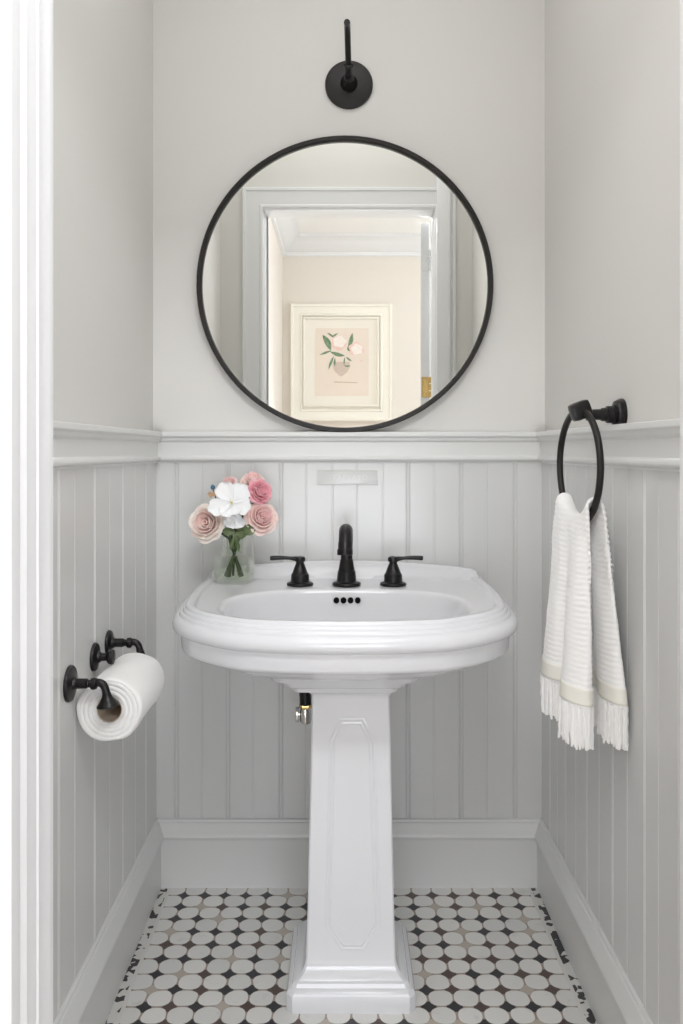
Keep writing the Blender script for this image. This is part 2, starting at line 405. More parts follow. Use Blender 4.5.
# ------------------------------------------------------------------ small wall plate under the rail
px0, px1 = XO(317), XO(378); zt = CH - (470 - HOR) * 2.058 / F; zb = CH - (484.5 - HOR) * 2.058 / F
yf = YB - .0105
pl = empty('name_plate', ((px0 + px1) / 2, yf, zb), 'small pale embossed rectangular plate on the panelling under the chair rail', 'plate')
MB().box((px0, yf - .0016, zb), (px1, yf - .0004, zt), .0004).build('backing', M['plate'], pl)
mb = MB(); t = .0018
for a, c in (((px0, zb), (px1, zb + t)), ((px0, zt - t), (px1, zt)), ((px0, zb), (px0 + t, zt)), ((px1 - t, zb), (px1, zt))):
    mb.box((a[0], yf - .0034, a[1]), (c[0], yf - .0014, c[1]), .0006)
mb.build('border', M['rail'], pl)
cu = bpy.data.curves.new('lettering', 'FONT'); cu.body = 'TRAPVATO'; cu.size = .0165; cu.extrude = .0010; cu.align_x = 'CENTER'; cu.space_character = 1.25
tmp = bpy.data.objects.new('lettering_source', cu); COL.objects.link(tmp)
bpy.context.view_layer.update()
me = bpy.data.meshes.new_from_object(tmp.evaluated_get(bpy.context.evaluated_depsgraph_get()))
bpy.data.objects.remove(tmp); bpy.data.curves.remove(cu)
me.transform(Matrix.Translation((0, -.0026, .0115)) @ Matrix.Rotation(PI / 2, 4, 'X')); me.materials.clear(); me.materials.append(M['rail'])
o = bpy.data.objects.new('lettering', me); COL.objects.link(o); o.parent = pl

# ------------------------------------------------------------------ mirror
MC = Vector((XO(345, 2.035), YB, CH + (HOR - 283.5) * 2.035 / F)); MR = 149 * 2.035 / F
mr = empty('round_mirror', (MC.x, YB, MC.z - MR), 'large round mirror in a thin black frame on the back wall', 'mirror')
Tm = frame((MC.x, YB, MC.z), (0, -1, 0))
r1, r0 = MR, MR - .0125
MB().lathe([(r0, .004), (r0, .028), (r0 + .002, .031), (r1 - .002, .031), (r1, .029), (r1, .002), (r0, .002)], Tm, n=128, cap0=False, cap1=False).build('frame', M['blacksoft'], mr)
MB().lathe([(r0 + .001, .012), (r0 + .001, .020)], Tm, n=128).build('glass', M['mirror'], mr, smooth=False)

# ------------------------------------------------------------------ wall sconce
SC = Vector((XO(349, 2.055), YB, CH + (HOR - 83) * 2.055 / F))
sc = empty('wall_sconce', (SC.x, YB, SC.z), 'black gooseneck wall lamp arm with round backplate above the mirror', 'wall lamp')
Ts = frame(SC, (0, -1, 0))
MB().lathe([(.0595, 0), (.0595, .007), (.058, .010), (.054, .0115), (.020, .0125)], Ts, n=64).build('backplate', M['blacksoft'], sc)
MB().lathe([(.0215, .0120), (.0205, .020), (.0165, .026), (.0140, .040), (.0125, .047)], Ts, n=32).build('hub', M['black'], sc)
hz = SC.z
arm = bez((SC.x - .0015, YB - .045, hz + .004), (SC.x - .002, YB - .075, hz + .004), (SC.x - .002, YB - .080, hz + .020), (SC.x - .003, YB - .100, hz + .035), 8)[:-1] + \
      bez((SC.x - .003, YB - .100, hz + .035), (SC.x - .004, YB - .125, hz + .055), (SC.x - .005, YB - .165, hz + .073), (SC.x - .006, YB - .190, hz + .060), 14)
MB().tube(arm, .0072, n=20).build('arm', M['black'], sc)
MB().lathe([(.0105, -.004), (.0125, -.001), (.0125, .003), (.0100, .006)], frame(Vector(arm[4]), Vector(arm[5]) - Vector(arm[3])), n=6).build('collar', M['black'], sc)

# ------------------------------------------------------------------ pedestal sink
SX, PX = .0062, .0172
N_ = 192
DC = .36                                             # centre of the rays, distance from the wall
ANG = [2 * PI * k / N_ for k in range(N_)]           # 0 = +X, pi/2 = towards camera (growing d)
def poly_radius(poly):
    out = []
    for a in ANG:
        dx, dy = math.cos(a), math.sin(a); best = 1e9
        for i in range(len(poly)):
            x1, y1 = poly[i]; x2, y2 = poly[(i + 1) % len(poly)]
            ex, ey = x2 - x1, y2 - y1; den = dx * ey - dy * ex
            if abs(den) < 1e-12: continue
            t = (x1 * ey - y1 * ex) / den; u = (x1 * dy - y1 * dx) / den
            if t > 0 and -1e-6 <= u <= 1 + 1e-6: best = min(best, t)
        out.append(best)
    return out
def outline(off):
    """plan of the basin in (x, d-DC): straight back, parallel sides, rounded shoulders, bowed front"""
    hb, hw = .335 + off, .3235 + off; fr = .632 + off; bk = .0155 + max(0, -off)
    right = []
    for k in range(7):
        a = -PI / 2 + k / 6 * PI / 2; right.append((hb - .03 + .03 * math.cos(a), bk + .03 + .03 * math.sin(a)))
    for k in range(1, 9):
        t = k / 8; right.append((hb + (hw - hb) * t + .012 * math.sin(PI * t * .8), bk + .03 + t * (.4155 - bk - .03)))
    p = bez((hw + .006, .4155, 0), (hw + .003, .510, 0), (hw - .075, fr - .055, 0), (.180, fr - .022, 0), 14)[1:]
    right += [(q.x, q.y) for q in p]
    p = bez((.180, fr - .022, 0), (.12, fr - .006, 0), (.06, fr, 0), (0, fr, 0), 8)[1:]
    right += [(q.x, q.y) for q in p]
    left = [(-x, y) for x, y in reversed(right[:-1])]
    return [(x, y - DC) for x, y in right + left]
def superell(a, b, n, dc):
    P_ = []
    for k in range(160):
        t = 2 * PI * k / 160; c, s_ = math.cos(t), math.sin(t)
        P_.append((a * math.copysign(abs(c) ** (2 / n), c), b * math.copysign(abs(s_) ** (2 / n), s_) + dc - DC))
    return P_
R0 = poly_radius(outline(0))
_cache = {}
def OR(off):
    if off not in _cache: _cache[off] = poly_radius(outline(off))
    return _cache[off]
BOWL = poly_radius(superell(.248, .180, 2.6, .400))
def bowl(f, dc=0.0): return [r * f for r in BOWL]
def blend(A, B, t): return [a * (1 - t) + b * t for a, b in zip(A, B)]
def crest(x, d):
    h = (.010 + .021 * (1 - min(1, (x / .33) ** 2)))
    return h * (1 - sm(.056, .078, d))
def ring(rad, z, bump=1.0, xo=SX):
    out = []
    for a, r in zip(ANG, rad):
        x, d = math.cos(a) * r, DC + math.sin(a) * r
        d = max(d, .0130)
        out.append((xo + x, YB - d, z + bump * crest(x, d)))
    return out
UND = poly_radius([(x, y - DC) for x, y in [(.100, .27), (.100, .46), (.09, .47), (-.09, .47), (-.100, .46), (-.100, .27), (-.09, .26), (.09, .26)]])
rs = []
pz = .623
rs.append(ring([r * .80 for r in UND], pz, 0)); rs.append(ring(UND, pz, 0)); rs.append(ring([r + .004 for r in UND], pz + .008, 0))
for t, z in ((.08, .6340), (.14, .6370), (.16, .6430), (.32, .6520), (.345, .6590), (.53, .6680), (.70, .6760), (.84, .6840), (.93, .6910), (.975, .6950)):
    rs.append(ring(blend(UND, OR(-.018), t), z, 0))
for off, z, b_ in ((-.0120, .6980, 0), (-.0075, .7015, 0), (-.0055, .7060, 0), (-.0035, .7300, 0), (-.0030, .7345, 0), (.003, .7365, 0), (.008, .7395, .1), (.0115, .7450, .2), (.0125, .7520, .3), (.0110, .7590, .4),
                   (.0070, .7645, .6), (.0005, .7680, .7), (-.0010, .7685, .8), (-.0022, .7720, .9), (-.0042, .7750, 1), (-.0078, .7757, 1), (-.0088, .7790, 1), (-.0108, .7820, 1), (-.0135, .7828, 1), (-.0143, .7865, 1),
                   (-.0165, .7885, 1), (-.0200, .7890, 1), (-.0290, .7885, 1), (-.0320, .7870, 1), (-.0345, .7835, 1), (-.0375, .7820, 1)):
    rs.append(ring(OR(off), z, b_))
for k in range(1, 20):
    t = k / 20; rs.append(ring(blend(OR(-.0375), bowl(1.02), t), .7820 - .002 * t, 1))
for f, z in ((1.02, .7798), (1.0, .7785), (.985, .7755), (.972, .7700), (.955, .7550), (.925, .7250), (.88, .6950), (.80, .6700), (.68, .6540), (.52, .6460), (.34, .6420), (.18, .6405), (.08, .640)):
    rs.append(ring(bowl(f), z, 0))
sink = empty('pedestal_sink', (PX, YB - .36, 0), 'white porcelain pedestal sink with wide stepped rim', 'sink')
mb = MB(); mb.rings(rs); mb.build('basin', M['porcelain'], sink, angle=50)

def prect(hw, df, db, ch, z, xo=PX):
    """rectangular section with clipped corners; df front and db back distance from the wall"""
    pts = [(hw - ch, df), (-(hw - ch), df), (-hw, df - ch), (-hw, db + ch), (-(hw - ch), db), (hw - ch, db), (hw, db + ch), (hw, df - ch)]
    return [(xo + x, YB - d, z) for x, d in pts]
ped = [(.1245, .461, .245, .012, 0), (.1255, .462, .244, .012, .003), (.1255, .462, .244, .012, .032), (.1235, .460, .246, .012, .036), (.1205, .457, .249, .010, .040),
       (.1150, .452, .254, .009, .043), (.1125, .4495, .256, .008, .050), (.1095, .4465, .259, .008, .052), (.1065, .4440, .262, .007, .055), (.1000, .4400, .270, .006, .060),
       (.0945, .4360, .276, .005, .066), (.0905, .4325, .280, .004, .075), (.0885, .4305, .282, .003, .086)]
for k in range(1, 9):
    t = k / 8; ped.append((.0885 + (.0765 - .0885) * t ** .8, .4305, .282 + .01 * t, .003, .098 + (.604 - .098) * t))
ped = [(p[0], p[1], p[2], p[3], p[4] + .012 if .03 < p[4] < .09 else p[4]) for p in ped]
ped += [(.0768, .4307, .292, .003, .611), (.0800, .433, .288, .004, .6155), (.0870, .438, .282, .005, .6195), (.0900, .440, .28, .005, .6215), (.0905, .4405, .28, .005, .6228)]
rs = [prect(p[0] * .990, p[1] + .0205, p[2], p[3], max(p[4], FLZ) if p[4] > .02 else FLZ + p[4]) for p in ped]
mb = MB()
mb.rings(rs)
yp = YB - .4510
def fpx(px, py, off=0):
    return Vector(((px - CX0) * yp / F, yp - off, CH - (py - HOR) * yp / F))
outer = [(339, 718), (364, 718), (375, 741.5), (381, 928), (364, 950.5), (341, 950.5), (325, 928), (329, 741.5)]
cx_, cy_ = 352.5, 834
def inset(poly, d):
    n = len(poly); res = []
    for i in range(n):
        p0, p1, p2 = Vector(poly[i - 1]), Vector(poly[i]), Vector(poly[(i + 1) % n])
        e1, e2 = (p1 - p0).normalized(), (p2 - p1).normalized()
        n1, n2 = Vector((-e1.y, e1.x)), Vector((-e2.y, e2.x)); b_ = (n1 + n2); b_ /= b_.dot(n1)
        res.append(tuple(p1 + b_ * d))
    return res
prof = [(0, -.001), (.3, .0009), (1.4, .0014), (2.6, .0009), (3.4, -.0002), (4.6, .0002), (5.6, .0008), (6.4, .0003), (7.0, -.001)]
loops = [[fpx(x, y, h) for x, y in inset(outer, d)] for d, h in prof]
mb.rings(loops, True, False, False)
mb.build('pedestal', M['porcelain'], sink, angle=30)
# overflow holes as solid discs, their inner shade in the colour; drain in bowl
for k in range(4):
    px = 336.4 + 7.1 * k
    yy = YB - .2300; zz = CH - (600.2 - HOR) * yy / F
    x = (px - CX0) * yy / F
    MB().lathe([(.0064, -.006), (.0064, .0012), (.0056, .0022), (.0040, .0022), (.0036, .0014)], frame((x, yy, zz), (0, -1, .35)), n=24).build('overflow_hole', M['hole'], sink)
MB().lathe([(.022, .6405), (.022, .6430), (.018, .6440), (.016, .6425), (.004, .6430)], Matrix.Translation((SX, YB - .36, 0)), n=32).build('drain', M['black'], sink)

# ------------------------------------------------------------------ faucet
FX, FY, FZ = .0105, YB - .170, .7815
fa = empty('faucet', (FX, FY, FZ), 'black widespread faucet with gooseneck spout and two lever handles on the sink', 'faucet')
Tf = Matrix.Translation((FX, FY, FZ))
sp = MB()
sp.lathe([(.0325, 0), (.0330, .003), (.0310, .0065), (.0240, .0085), (.0225, .0100), (.0215, .020), (.0205, .0300), (.0205, .0320), (.0190, .0330), (.0165, .0450), (.0150, .0560), (.0135, .060)], Tf, n=40)
neck = [Vector((FX, FY, FZ + .052)), Vector((FX, FY, FZ + .066)), Vector((FX, FY, FZ + .080))] + bez((FX, FY, FZ + .092), (FX, FY, FZ + .136), (FX - .003, FY - .068, FZ + .146), (FX - .004, FY - .084, FZ + .088), 22)
nr = [.0134, .0134, .0136] + [.0140 + .0012 * math.sin(PI * k / 22) + (.0010 if k > 19 else 0) for k in range(23)]
sp.tube(neck, nr, n=24)
spo = sp.build('spout', M['black'], fa)
tip = Vector(neck[-1])
MB().lathe([(.0168, .004), (.0172, .001), (.0172, -.008), (.0150, -.0095), (.0110, -.0095), (.0100, -.006)], frame(tip, (.0, .1, 1)), n=28).build('aerator', M['black'], fa)
for s_ in (-1, 1):
    hx = FX + s_ * .1065
    Th = Matrix.Translation((hx, FY + .001, FZ))
    b_ = MB().lathe([(.0300, 0), (.0305, .003), (.0290, .0055), (.0225, .0075), (.0210, .0090), (.0205, .022), (.0195, .0255), (.0180, .0265), (.0130, .0400), (.0095, .0490), (.0090, .0520), (.0120, .0545), (.0125, .0600), (.0105, .0640), (.005, .0655)], Th, n=36).build('handle_base', M['black'], fa)
    lv = MB()
    L0, L1 = .002, .068
    pts = [(hx + s_ * (L0 + (L1 - L0) * t), FY + .001 - .004 * t, FZ + .0585 + .0035 * math.sin(PI * t) * .6 + .003 * t) for t in [k / 14 for k in range(15)]]
    rr = [.0060, .0062, .0056, .0048, .0042, .0040, .0042, .0044, .0046, .0048, .0050, .0052, .0054, .0055, .0046]
    lv.tube(pts, rr, n=16)
    lv.lathe([(.0070, -.010), (.0075, 0), (.0070, .010)], frame((hx, FY + .001, FZ + .0585), (0, 1, 0)), n=18)
    lo = lv.build('lever', M['black'], b_)
    # children of a mesh keep the grandparent's frame
    lo.matrix_parent_inverse = Matrix.Identity(4)
    for v in lo.data.vertices: v.co -= Vector((FX, FY, FZ))

# ------------------------------------------------------------------ pipework left of the pedestal
VX, VY = -.0850, 1.845
pv = empty('supply_valve', (VX, VY + .17, .44), 'black pipe and brass shutoff valve behind the pedestal column', 'valve')
MB().tube(bez((VX - .012, VY + .01, .66), (VX - .012, VY + .01, .60), (VX + .004, VY, .58), (VX + .004, VY, .525), 10), [.011] * 4 + [.013] * 7, n=18).build('pipe', M['black'], pv)
MB().lathe([(.013, .517), (.0145, .519), (.0145, .525), (.012, .528)], Matrix.Translation((VX + .004, VY, 0)), n=6).build('brass_nut', M['brass'], pv)
mb = MB(); mb.lathe([(.010, .484), (.0125, .487), (.0125, .511), (.010, .519)], Matrix.Translation((VX + .004, VY, 0)), n=24)
mb.tube([(VX + .004, VY, .497), (VX + .004, YB - .010, .497)], .008, n=16)
mb.lathe([(.024, 0), (.022, .004), (.010, .007)], frame((VX + .004, YB - .0105, .497), (0, -1, 0)), n=28)
mb.build('valve_body', M['chrome'], pv)
mb = MB(); mb.lathe([(.0165, 0), (.0175, .003), (.0165, .007)], frame((VX - .011, VY, .503), (-1, 0, 0), (0, 0, 1)), n=20); mb.tube([(VX - .012, VY, .503), (VX - .004, VY, .503)], .004, n=12)
for v in mb.v: v.y = VY + (v.y - VY) * .6
mb.build('handle', M['chrome'], pv)

# ------------------------------------------------------------------ vase and flowers
VC = Vector((-.2520, 1.940, .7808))
va = empty('glass_vase', VC, 'small clear glass vase with narrow neck on the left corner of the sink', 'vase')
Tv = Matrix.Translation(VC)
op = [(.030, 0), (.040, .002), (.0455, .008), (.0475, .020), (.0485, .040), (.0490, .060), (.0480, .0635), (.0310, .0660), (.0285, .0690), (.0285, .085), (.0290, .108)]
ip = [(.0272, .108), (.0268, .085), (.0268, .0705), (.0300, .0640), (.0462, .0605), (.0468, .040), (.0455, .020), (.0430, .011), (.036, .0075), (.015, .007)]
vb = MB().lathe(op + ip, Tv, n=56).build('glass_body', M['glass'], va)
MB().lathe([(.014, .0078), (.035, .0083), (.0420, .0115), (.0446, .020), (.0455, .030), (.0455, .031)], Tv, n=48).build('water', M['water'], va)

def petal(L, W, cup, curl, n=9, ruffle=0.0, seed=0, notch=0.0):
    """a thin leaf-like sheet growing along +z, opening towards +x"""
    rr = random.Random(seed); ph = rr.uniform(0, 6)
    g = []
    for i in range(n + 1):
        b = i / n; row = []
        w = W * (.10 + 1.15 * b ** .75) * max(.06, 1 - b ** 5) ** .5 * .95
        for j in range(n + 1):
            a = j / n * 2 - 1
            x = -cup * (1 - a * a) + curl * b ** 3 + ruffle * math.sin(a * 7 + ph) * b * b
            z = L * b * (1 - .12 * a * a) - curl * .4 * b ** 4 - notch * math.exp(-(a * 4) ** 2) * b ** 4
            row.append(Vector((x, a * w, z)))
        g.append(row)
    return g
def add_sheet(mb, g, T, th=.0006):
    n, m = len(g), len(g[0])
    top = [T @ p for r in g for p in r]
    nor = []
    for i in range(n):
        for j in range(m):
            a = g[min(i + 1, n - 1)][j] - g[max(i - 1, 0)][j]; b = g[i][min(j + 1, m - 1)] - g[i][max(j - 1, 0)]
            c = a.cross(b); nor.append((T.to_3x3() @ c).normalized() if c.length > 1e-12 else Vector((0, 0, 1)))
    bot = [p + q * th for p, q in zip(top, nor)]
    k = n * m; fs = []
    for i in range(n - 1):
        for j in range(m - 1):
            q = (i * m + j, i * m + j + 1, (i + 1) * m + j + 1, (i + 1) * m + j)
            fs.append(q); fs.append(tuple(k + x for x in reversed(q)))
    bd = [i * m for i in range(n)] + [(n - 1) * m + j for j in range(1, m)] + [i * m + m - 1 for i in range(n - 2, -1, -1)] + [j for j in range(m - 2, 0, -1)]
    for i in range(len(bd)):
        a, b = bd[i], bd[(i + 1) % len(bd)]; fs.append((a, b, k + b, k + a))
    mb.add(top + bot, fs)
def P3(px, py, Y): return Vector(((px - CX0) * Y / F, Y, CH - (py - HOR) * Y / F))
def rose(name, px, py, Y, rad, look, min_, mout, label, stem_to, seed, open_=1.0):
    c = P3(px, py, Y); rr = random.Random(seed)
    e = empty(name, c, label, 'flower', 'roses in the glass vase')
    T = frame(c, look, (rr.uniform(-1, 1), .2, rr.uniform(-1, 1)))
    inner, outer_ = MB(), MB()
    # tight spiral heart
    sheet = []
    for i in range(7):
        b = i / 6; row = []
        for j in range(61):
            t = j / 60; a = t * 2 * PI * 2.6; r = rad * (.05 + .30 * t) * (.75 + .35 * b)
            row.append(Vector((r * math.cos(a), r * math.sin(a), rad * (-.35 + .62 * b - .12 * t + .03 * math.sin(a * 2)))))
        sheet.append(row)
    add_sheet(inner, sheet, T, .0012)
    layers = [(4, .36, .60, .02, inner), (5, .50, .62, .05, inner), (5, .64, .56, .10, inner if open_ < .9 else outer_), (6, .76, .44, .16, outer_), (6, .84, .30, .24, outer_)]
    a0 = rr.uniform(0, 6)
    for li, (n, rk, hk, cu_, tgt) in enumerate(layers):
        for q in range(n):
            a = a0 + li * .7 + q * 2 * PI / n + rr.uniform(-.12, .12)
            g = []
            wa = 2 * PI / n * .78
            hh, rk2 = hk * rr.uniform(.93, 1.07), rk * rr.uniform(.95, 1.05)
            for i in range(9):
                b = i / 8; row = []
                for j in range(11):
                    s = j / 10 * 2 - 1; th = a + s * wa * (.55 + .45 * math.sin(min(1, b * 1.3) * PI / 2)) * (1 - .25 * b ** 6)
                    r = rad * rk2 * (.30 + .70 * math.sin(b * PI / 2) ** .8) + rad * cu_ * b ** 3 * (1 + .3 * math.sin(s * 3 + q)) * (1 - .3 * abs(s))
                    z = rad * (-.55 + (hh + .12) * b ** .9 * 1.35) - rad * cu_ * .8 * b ** 5 - rad * .16 * abs(s) ** 2.5 * b + rad * .03 * math.sin(s * 5 + q * 2)
                    row.append(Vector((r * math.cos(th), r * math.sin(th), z)))
                g.append(row)
            add_sheet(tgt, g, T, .0011)
    inner.build('inner_petals', M[min_], e, angle=60, merge=False)
    outer_.build('outer_petals', M[mout], e, angle=60, merge=False)
    stem(e, c - Vector(look).normalized() * rad * .45, stem_to)
    return e
def stem(e, top, bottom, r=.0028, bendk=.3):
    top, bottom = Vector(top), Vector(bottom)
    neckp = Vector((VC.x + (bottom.x - VC.x) * -.45, VC.y + (bottom.y - VC.y) * -.4, VC.z + .095))
    pts = bez(top, top + (neckp - top) * .5 + Vector((0, 0, -.004)), neckp + Vector((0, 0, .012)), neckp, 8)[:-1] + bez(neckp, neckp + Vector((0, 0, -.012)), bottom + Vector(((neckp.x - bottom.x) * .3, 0, .03)), bottom, 8)
    MB().tube(pts, r, n=8).build('stem', M['stem'], e)
def bot(dx, dy, dz=.014): return (VC.x + dx, VC.y + dy, VC.z + dz)
YF = 1.925
rose('garden_rose', 206.5, 522.5, YF - .012, .043, (-.25, -1, .18), 'rose_pale', 'rose_cream', 'large pale pink rose with cream outer petals at the left of the vase', bot(.020, .004), 3)
rose('garden_rose', 262, 517, YF - .006, .038, (.35, -.9, .35), 'rose_mid', 'rose_pale', 'salmon pink rose at the lower right of the bouquet', bot(-.022, .006), 5)
rose('garden_rose', 260.5, 491, YF, .029, (.5, -.8, .3), 'rose_deep', 'rose_deep', 'deep pink rose between the two right-hand pale roses', bot(-.012, -.012), 8, .8)
rose('garden_rose', 253, 479.5, YF + .022, .027, (.1, -.5, .9), 'rose_mid', 'rose_pale', 'light pink rose topmost in the bouquet', bot(-.004, .014), 11)
rose('garden_rose', 229, 482, YF + .03, .018, (-.2, -.7, .8), 'rose_mid', 'rose_mid', 'small pink rosebud peeking out above the white blossom', bot(.010, .014), 13, .8)
# white five-petalled blossoms
def blossom(px, py, Y, L, look, label, seed, stem_to, rot, petals):
    c = P3(px, py, Y)
    e = empty('white_blossom', c, label, 'flower', 'white blossoms in the glass vase')
    T = frame(c, look, (1, 0, 0)); mb = MB()
    for k, (a, ll, ww) in enumerate(petals):
        g = petal(L * ll, L * ww, .004, .004, ruffle=.0016, seed=seed + k, notch=.003)
        # lay the sheet outwards: z->radial, x->look
        for r in g:
            for i, p in enumerate(r):
                rad = p.z; lift = .010 * (rad / L) + p.x * .9 - .010 * (rad / L) ** 3 * .6 + .0012 * (k % 2)
                r[i] = Vector((rad * math.cos(a) - p.y * math.sin(a), rad * math.sin(a) + p.y * math.cos(a), lift))
        add_sheet(mb, g, T, .0007)
    mb.lathe([(.0045, .0005), (.0050, .0025), (.0030, .0042), (.0006, .0046)], T, n=16)
    mb.build('petals', M['petal_white'], e, angle=60, merge=False)
    pi = MB()
    for k in range(6):
        a = k * 1.05; pi.tube([T @ Vector((0, 0, .002)), T @ Vector((.002 * math.cos(a), .002 * math.sin(a), .010)), T @ Vector((.0045 * math.cos(a), .0045 * math.sin(a), .016))], [.0008, .0006, .0011], n=6)
    if look[2] > -.5: pi.build('pistil', M['pistil'], e)
    stem(e, c - Vector(look).normalized() * .002, stem_to)
    return e
D = math.radians
blossom(232, 503, YF - .040, .057, (.02, -1, .12), 'large white five-petalled blossom in the middle of the bouquet', 21, bot(.016, -.012), 0,
        [(D(120), .98, .46), (D(52), .96, .48), (D(-14), .84, .44), (D(196), 1.05, .42), (D(232), .70, .36), (D(-62), .55, .40)])
blossom(234.5, 518, YF - .022, .036, (.05, -1, -.60), 'smaller white blossom hanging below the large white one', 31, bot(-.010, -.004), 0,
        [(D(-90), .80, .50), (D(-38), .85, .45), (D(-142), .85, .45), (D(20), .6, .4), (D(160), .6, .4)])
# foliage sprigs
def sprig(name, px, py, Y, label, cat, leaves, stem_to, mt):
    c = P3(px, py, Y); e = empty(name, c, label, cat)
    for (dx, dz, dy, L, W, r) in leaves:
        mb = MB(); T = frame(c + Vector((0, dy, 0)), (dx, -.15, dz), (0, -1, 0))
        g = petal(L, W, .003, .004, seed=int(L * 1e4) + 1); add_sheet(mb, g, T, .0006); mb.build('leaf', mt, e, angle=60, merge=False)
    stem(e, c, stem_to, .0018)
    return e
sprig('leafy_sprig', 236, 533, YF - .012, 'green leafy sprig under the white blossoms at the neck of the vase', 'foliage',
      [(1, .25, 0, .052, .015, 0), (.8, .75, .008, .046, .013, 0), (-1, .2, 0, .034, .011, 0), (.22, -1, -.010, .044, .0050, 0), (-.30, -1, -.012, .040, .0050, 0), (-.55, .7, .012, .036, .010, 0), (.5, -.1, -.01, .028, .010, 0), (.1, .9, .02, .03, .010, 0)], bot(-.016, -.010), M['leaf'])
e = empty('blue_bud', P3(213, 487.5, YF), 'tiny dark blue bud at the upper left of the bouquet', 'flower')
c = P3(213, 487.5, YF)
MB().lathe([(.0010, -.005), (.0045, -.003), (.0056, .001), (.0040, .005), (.0012, .007)], frame(c, (-.4, -.3, 1)), n=14).build('bud', M['blue'], e)
mb = MB(); add_sheet(mb, petal(.020, .006, .001, .002, seed=4), frame(c + Vector((-.006, 0, -.020)), (1, -.2, .55), (0, -1, 0))); add_sheet(mb, petal(.016, .006, .001, .002, seed=9), frame(c + Vector((-.004, 0, -.024)), (-.3, -.2, 1), (0, -1, 0)))
mb.build('tan_bract', M['tan'], e, angle=60, merge=False)
stem(e, c - Vector((0, 0, .004)), bot(.018, .002), .0013)

# ------------------------------------------------------------------ towel ring and towel
RC = Vector((.436, 1.53, 1.060)); RR = .1035; e1 = Vector((.076, -.997, 0))
tr = empty('towel_ring', (XR, 1.50, 1.157), 'black towel ring on the right wall holding a white towel', 'towel ring')
Tw = frame((XR, 1.500, 1.154), (-1, 0, 0), (0, 1, 0))
MB().lathe([(.0290, 0), (.0290, .004), (.0275, .0055), (.0275, .0080), (.0262, .0090), (.0250, .0130), (.0180, .0140)], Tw, n=44).build('rosette', M['black'], tr)
MB().lathe([(.0175, .0130), (.0175, .0170), (.0155, .0180), (.0155, .028), (.0125, .0290), (.0120, .037), (.0100, .039), (.0095, .055), (.0110, .0565), (.0110, .064)], Tw, n=32).build('post', M['black'], tr)
kn = MB(); kn.box((-.021, -.0150, -.016), (.016, .0150, .017), .008, Matrix.Translation((RC.x - .001, 1.508, 1.162)) @ Matrix.Rotation(-.35, 4, 'Y'))
kn.build('clasp', M['black'], tr)
pts = [RC + e1 * (RR * math.sin(a)) + Vector((0, 0, -RR * math.cos(a))) for a in [2 * PI * k / 72 for k in range(72)]]
MB().tube(pts, .0062, n=16, closed=True).build('ring', M['blacksoft'], tr)

# towel: sheet from the room-side hem, up over the ring, down the wall side
def cr(P_, t):
    """smooth polyline sample"""
    n = len(P_) - 1; x = t * n; i = min(int(x), n - 1); f = x - i
    g = lambda k: Vector(P_[max(0, min(n, k))])
    a, b, c, d = g(i - 1), g(i), g(i + 1), g(i + 2)
    return .5 * ((2 * b) + (c - a) * f + (2 * a - 5 * b + 4 * c - d) * f * f + (3 * b - a - 3 * c + d) * f ** 3)
roomB = [(.4170, 1.662, 0), (.396, 1.630, 0), (.384, 1.580, 0), (.392, 1.545, 0), (.412, 1.520, 0), (.397, 1.490, 0), (.3855, 1.455, 0), (.394, 1.425, 0), (.412, 1.405, 0), (.424, 1.412, 0)]
wallB = [(.466, 1.640, 0), (.474, 1.590, 0), (.462, 1.555, 0), (.455, 1.525, 0), (.462, 1.500, 0), (.4560, 1.462, 0), (.458, 1.436, 0), (.468, 1.414, 0), (.481, 1.410, 0), (.4840, 1.424, 0)]
TOPH = .006 + .006
def towel_pt(side, l, t, th=0.0):
    """side -1 room / +1 wall; l distance below the ring; t 0..1 across (far..near)"""
    ph = (t * 2 - 1) * .86
    S = RC + e1 * (RR * math.sin(ph)) + Vector((0, 0, -RR * math.cos(ph)))
    zt_ = S.z
    zbot = .655
    k = sm(0, 1, min(1, l) ** .8) if l > 0 else 0
    Bp = cr(roomB if side < 0 else wallB, t)
    lt = min(1.0, max(0.0, l))
    topX = S.x + side * (.0135 + .004 * math.sin(t * 17 + 1.5) * sm(0, .25, lt)); topY = S.y
    w = lt ** .75
    x = topX * (1 - w) + Bp.x * w; y = topY * (1 - w) + Bp.y * w
    x += side * .0025 * math.sin(lt * 9 + t * 6) * lt * (1 - lt)
    z = zt_ * (1 - l) + (zbot + .004 * math.sin(t * 5)) * l if l > 0 else zt_
    return Vector((x, y, z)), S
def sheet_over():
    g = []; nt_ = 90; nl = 110
    rows = [('r', 1 - i / nl) for i in range(nl + 1)] + [('a', i / 10) for i in range(1, 10)] + [('w', i / nl) for i in range(nl + 1)]
    for kind, q in rows:
        row = []
        for j in range(nt_ + 1):
            t = j / nt_
            if kind == 'r': p, S = towel_pt(-1, q, t)
            elif kind == 'w': p, S = towel_pt(1, q, t)
            else:
                _, S = towel_pt(-1, 0, t); a = PI - q * PI
                p = Vector((S.x + .0135 * math.cos(a), S.y, S.z + .0135 * math.sin(a)))
            # ribbed selvedge + terry ridges
            if kind != 'a':
                rid = math.sin(q * 2 * PI * 34 + math.sin(t * 9) * .8)
                s = -1 if kind == 'r' else 1
                fade = sm(1.0, .88, q) if False else (1 - sm(.84, .90, q))
                p.x += s * .00035 * rid * fade
                if j in (0, nt_): p.y += (.0016 if j == 0 else -.0016) * rid
                p += Vector((noise.noise(Vector((t * 9, q * 12, s))) * .0012, 0, 0))
            row.append(p)
        g.append(row)
    return g
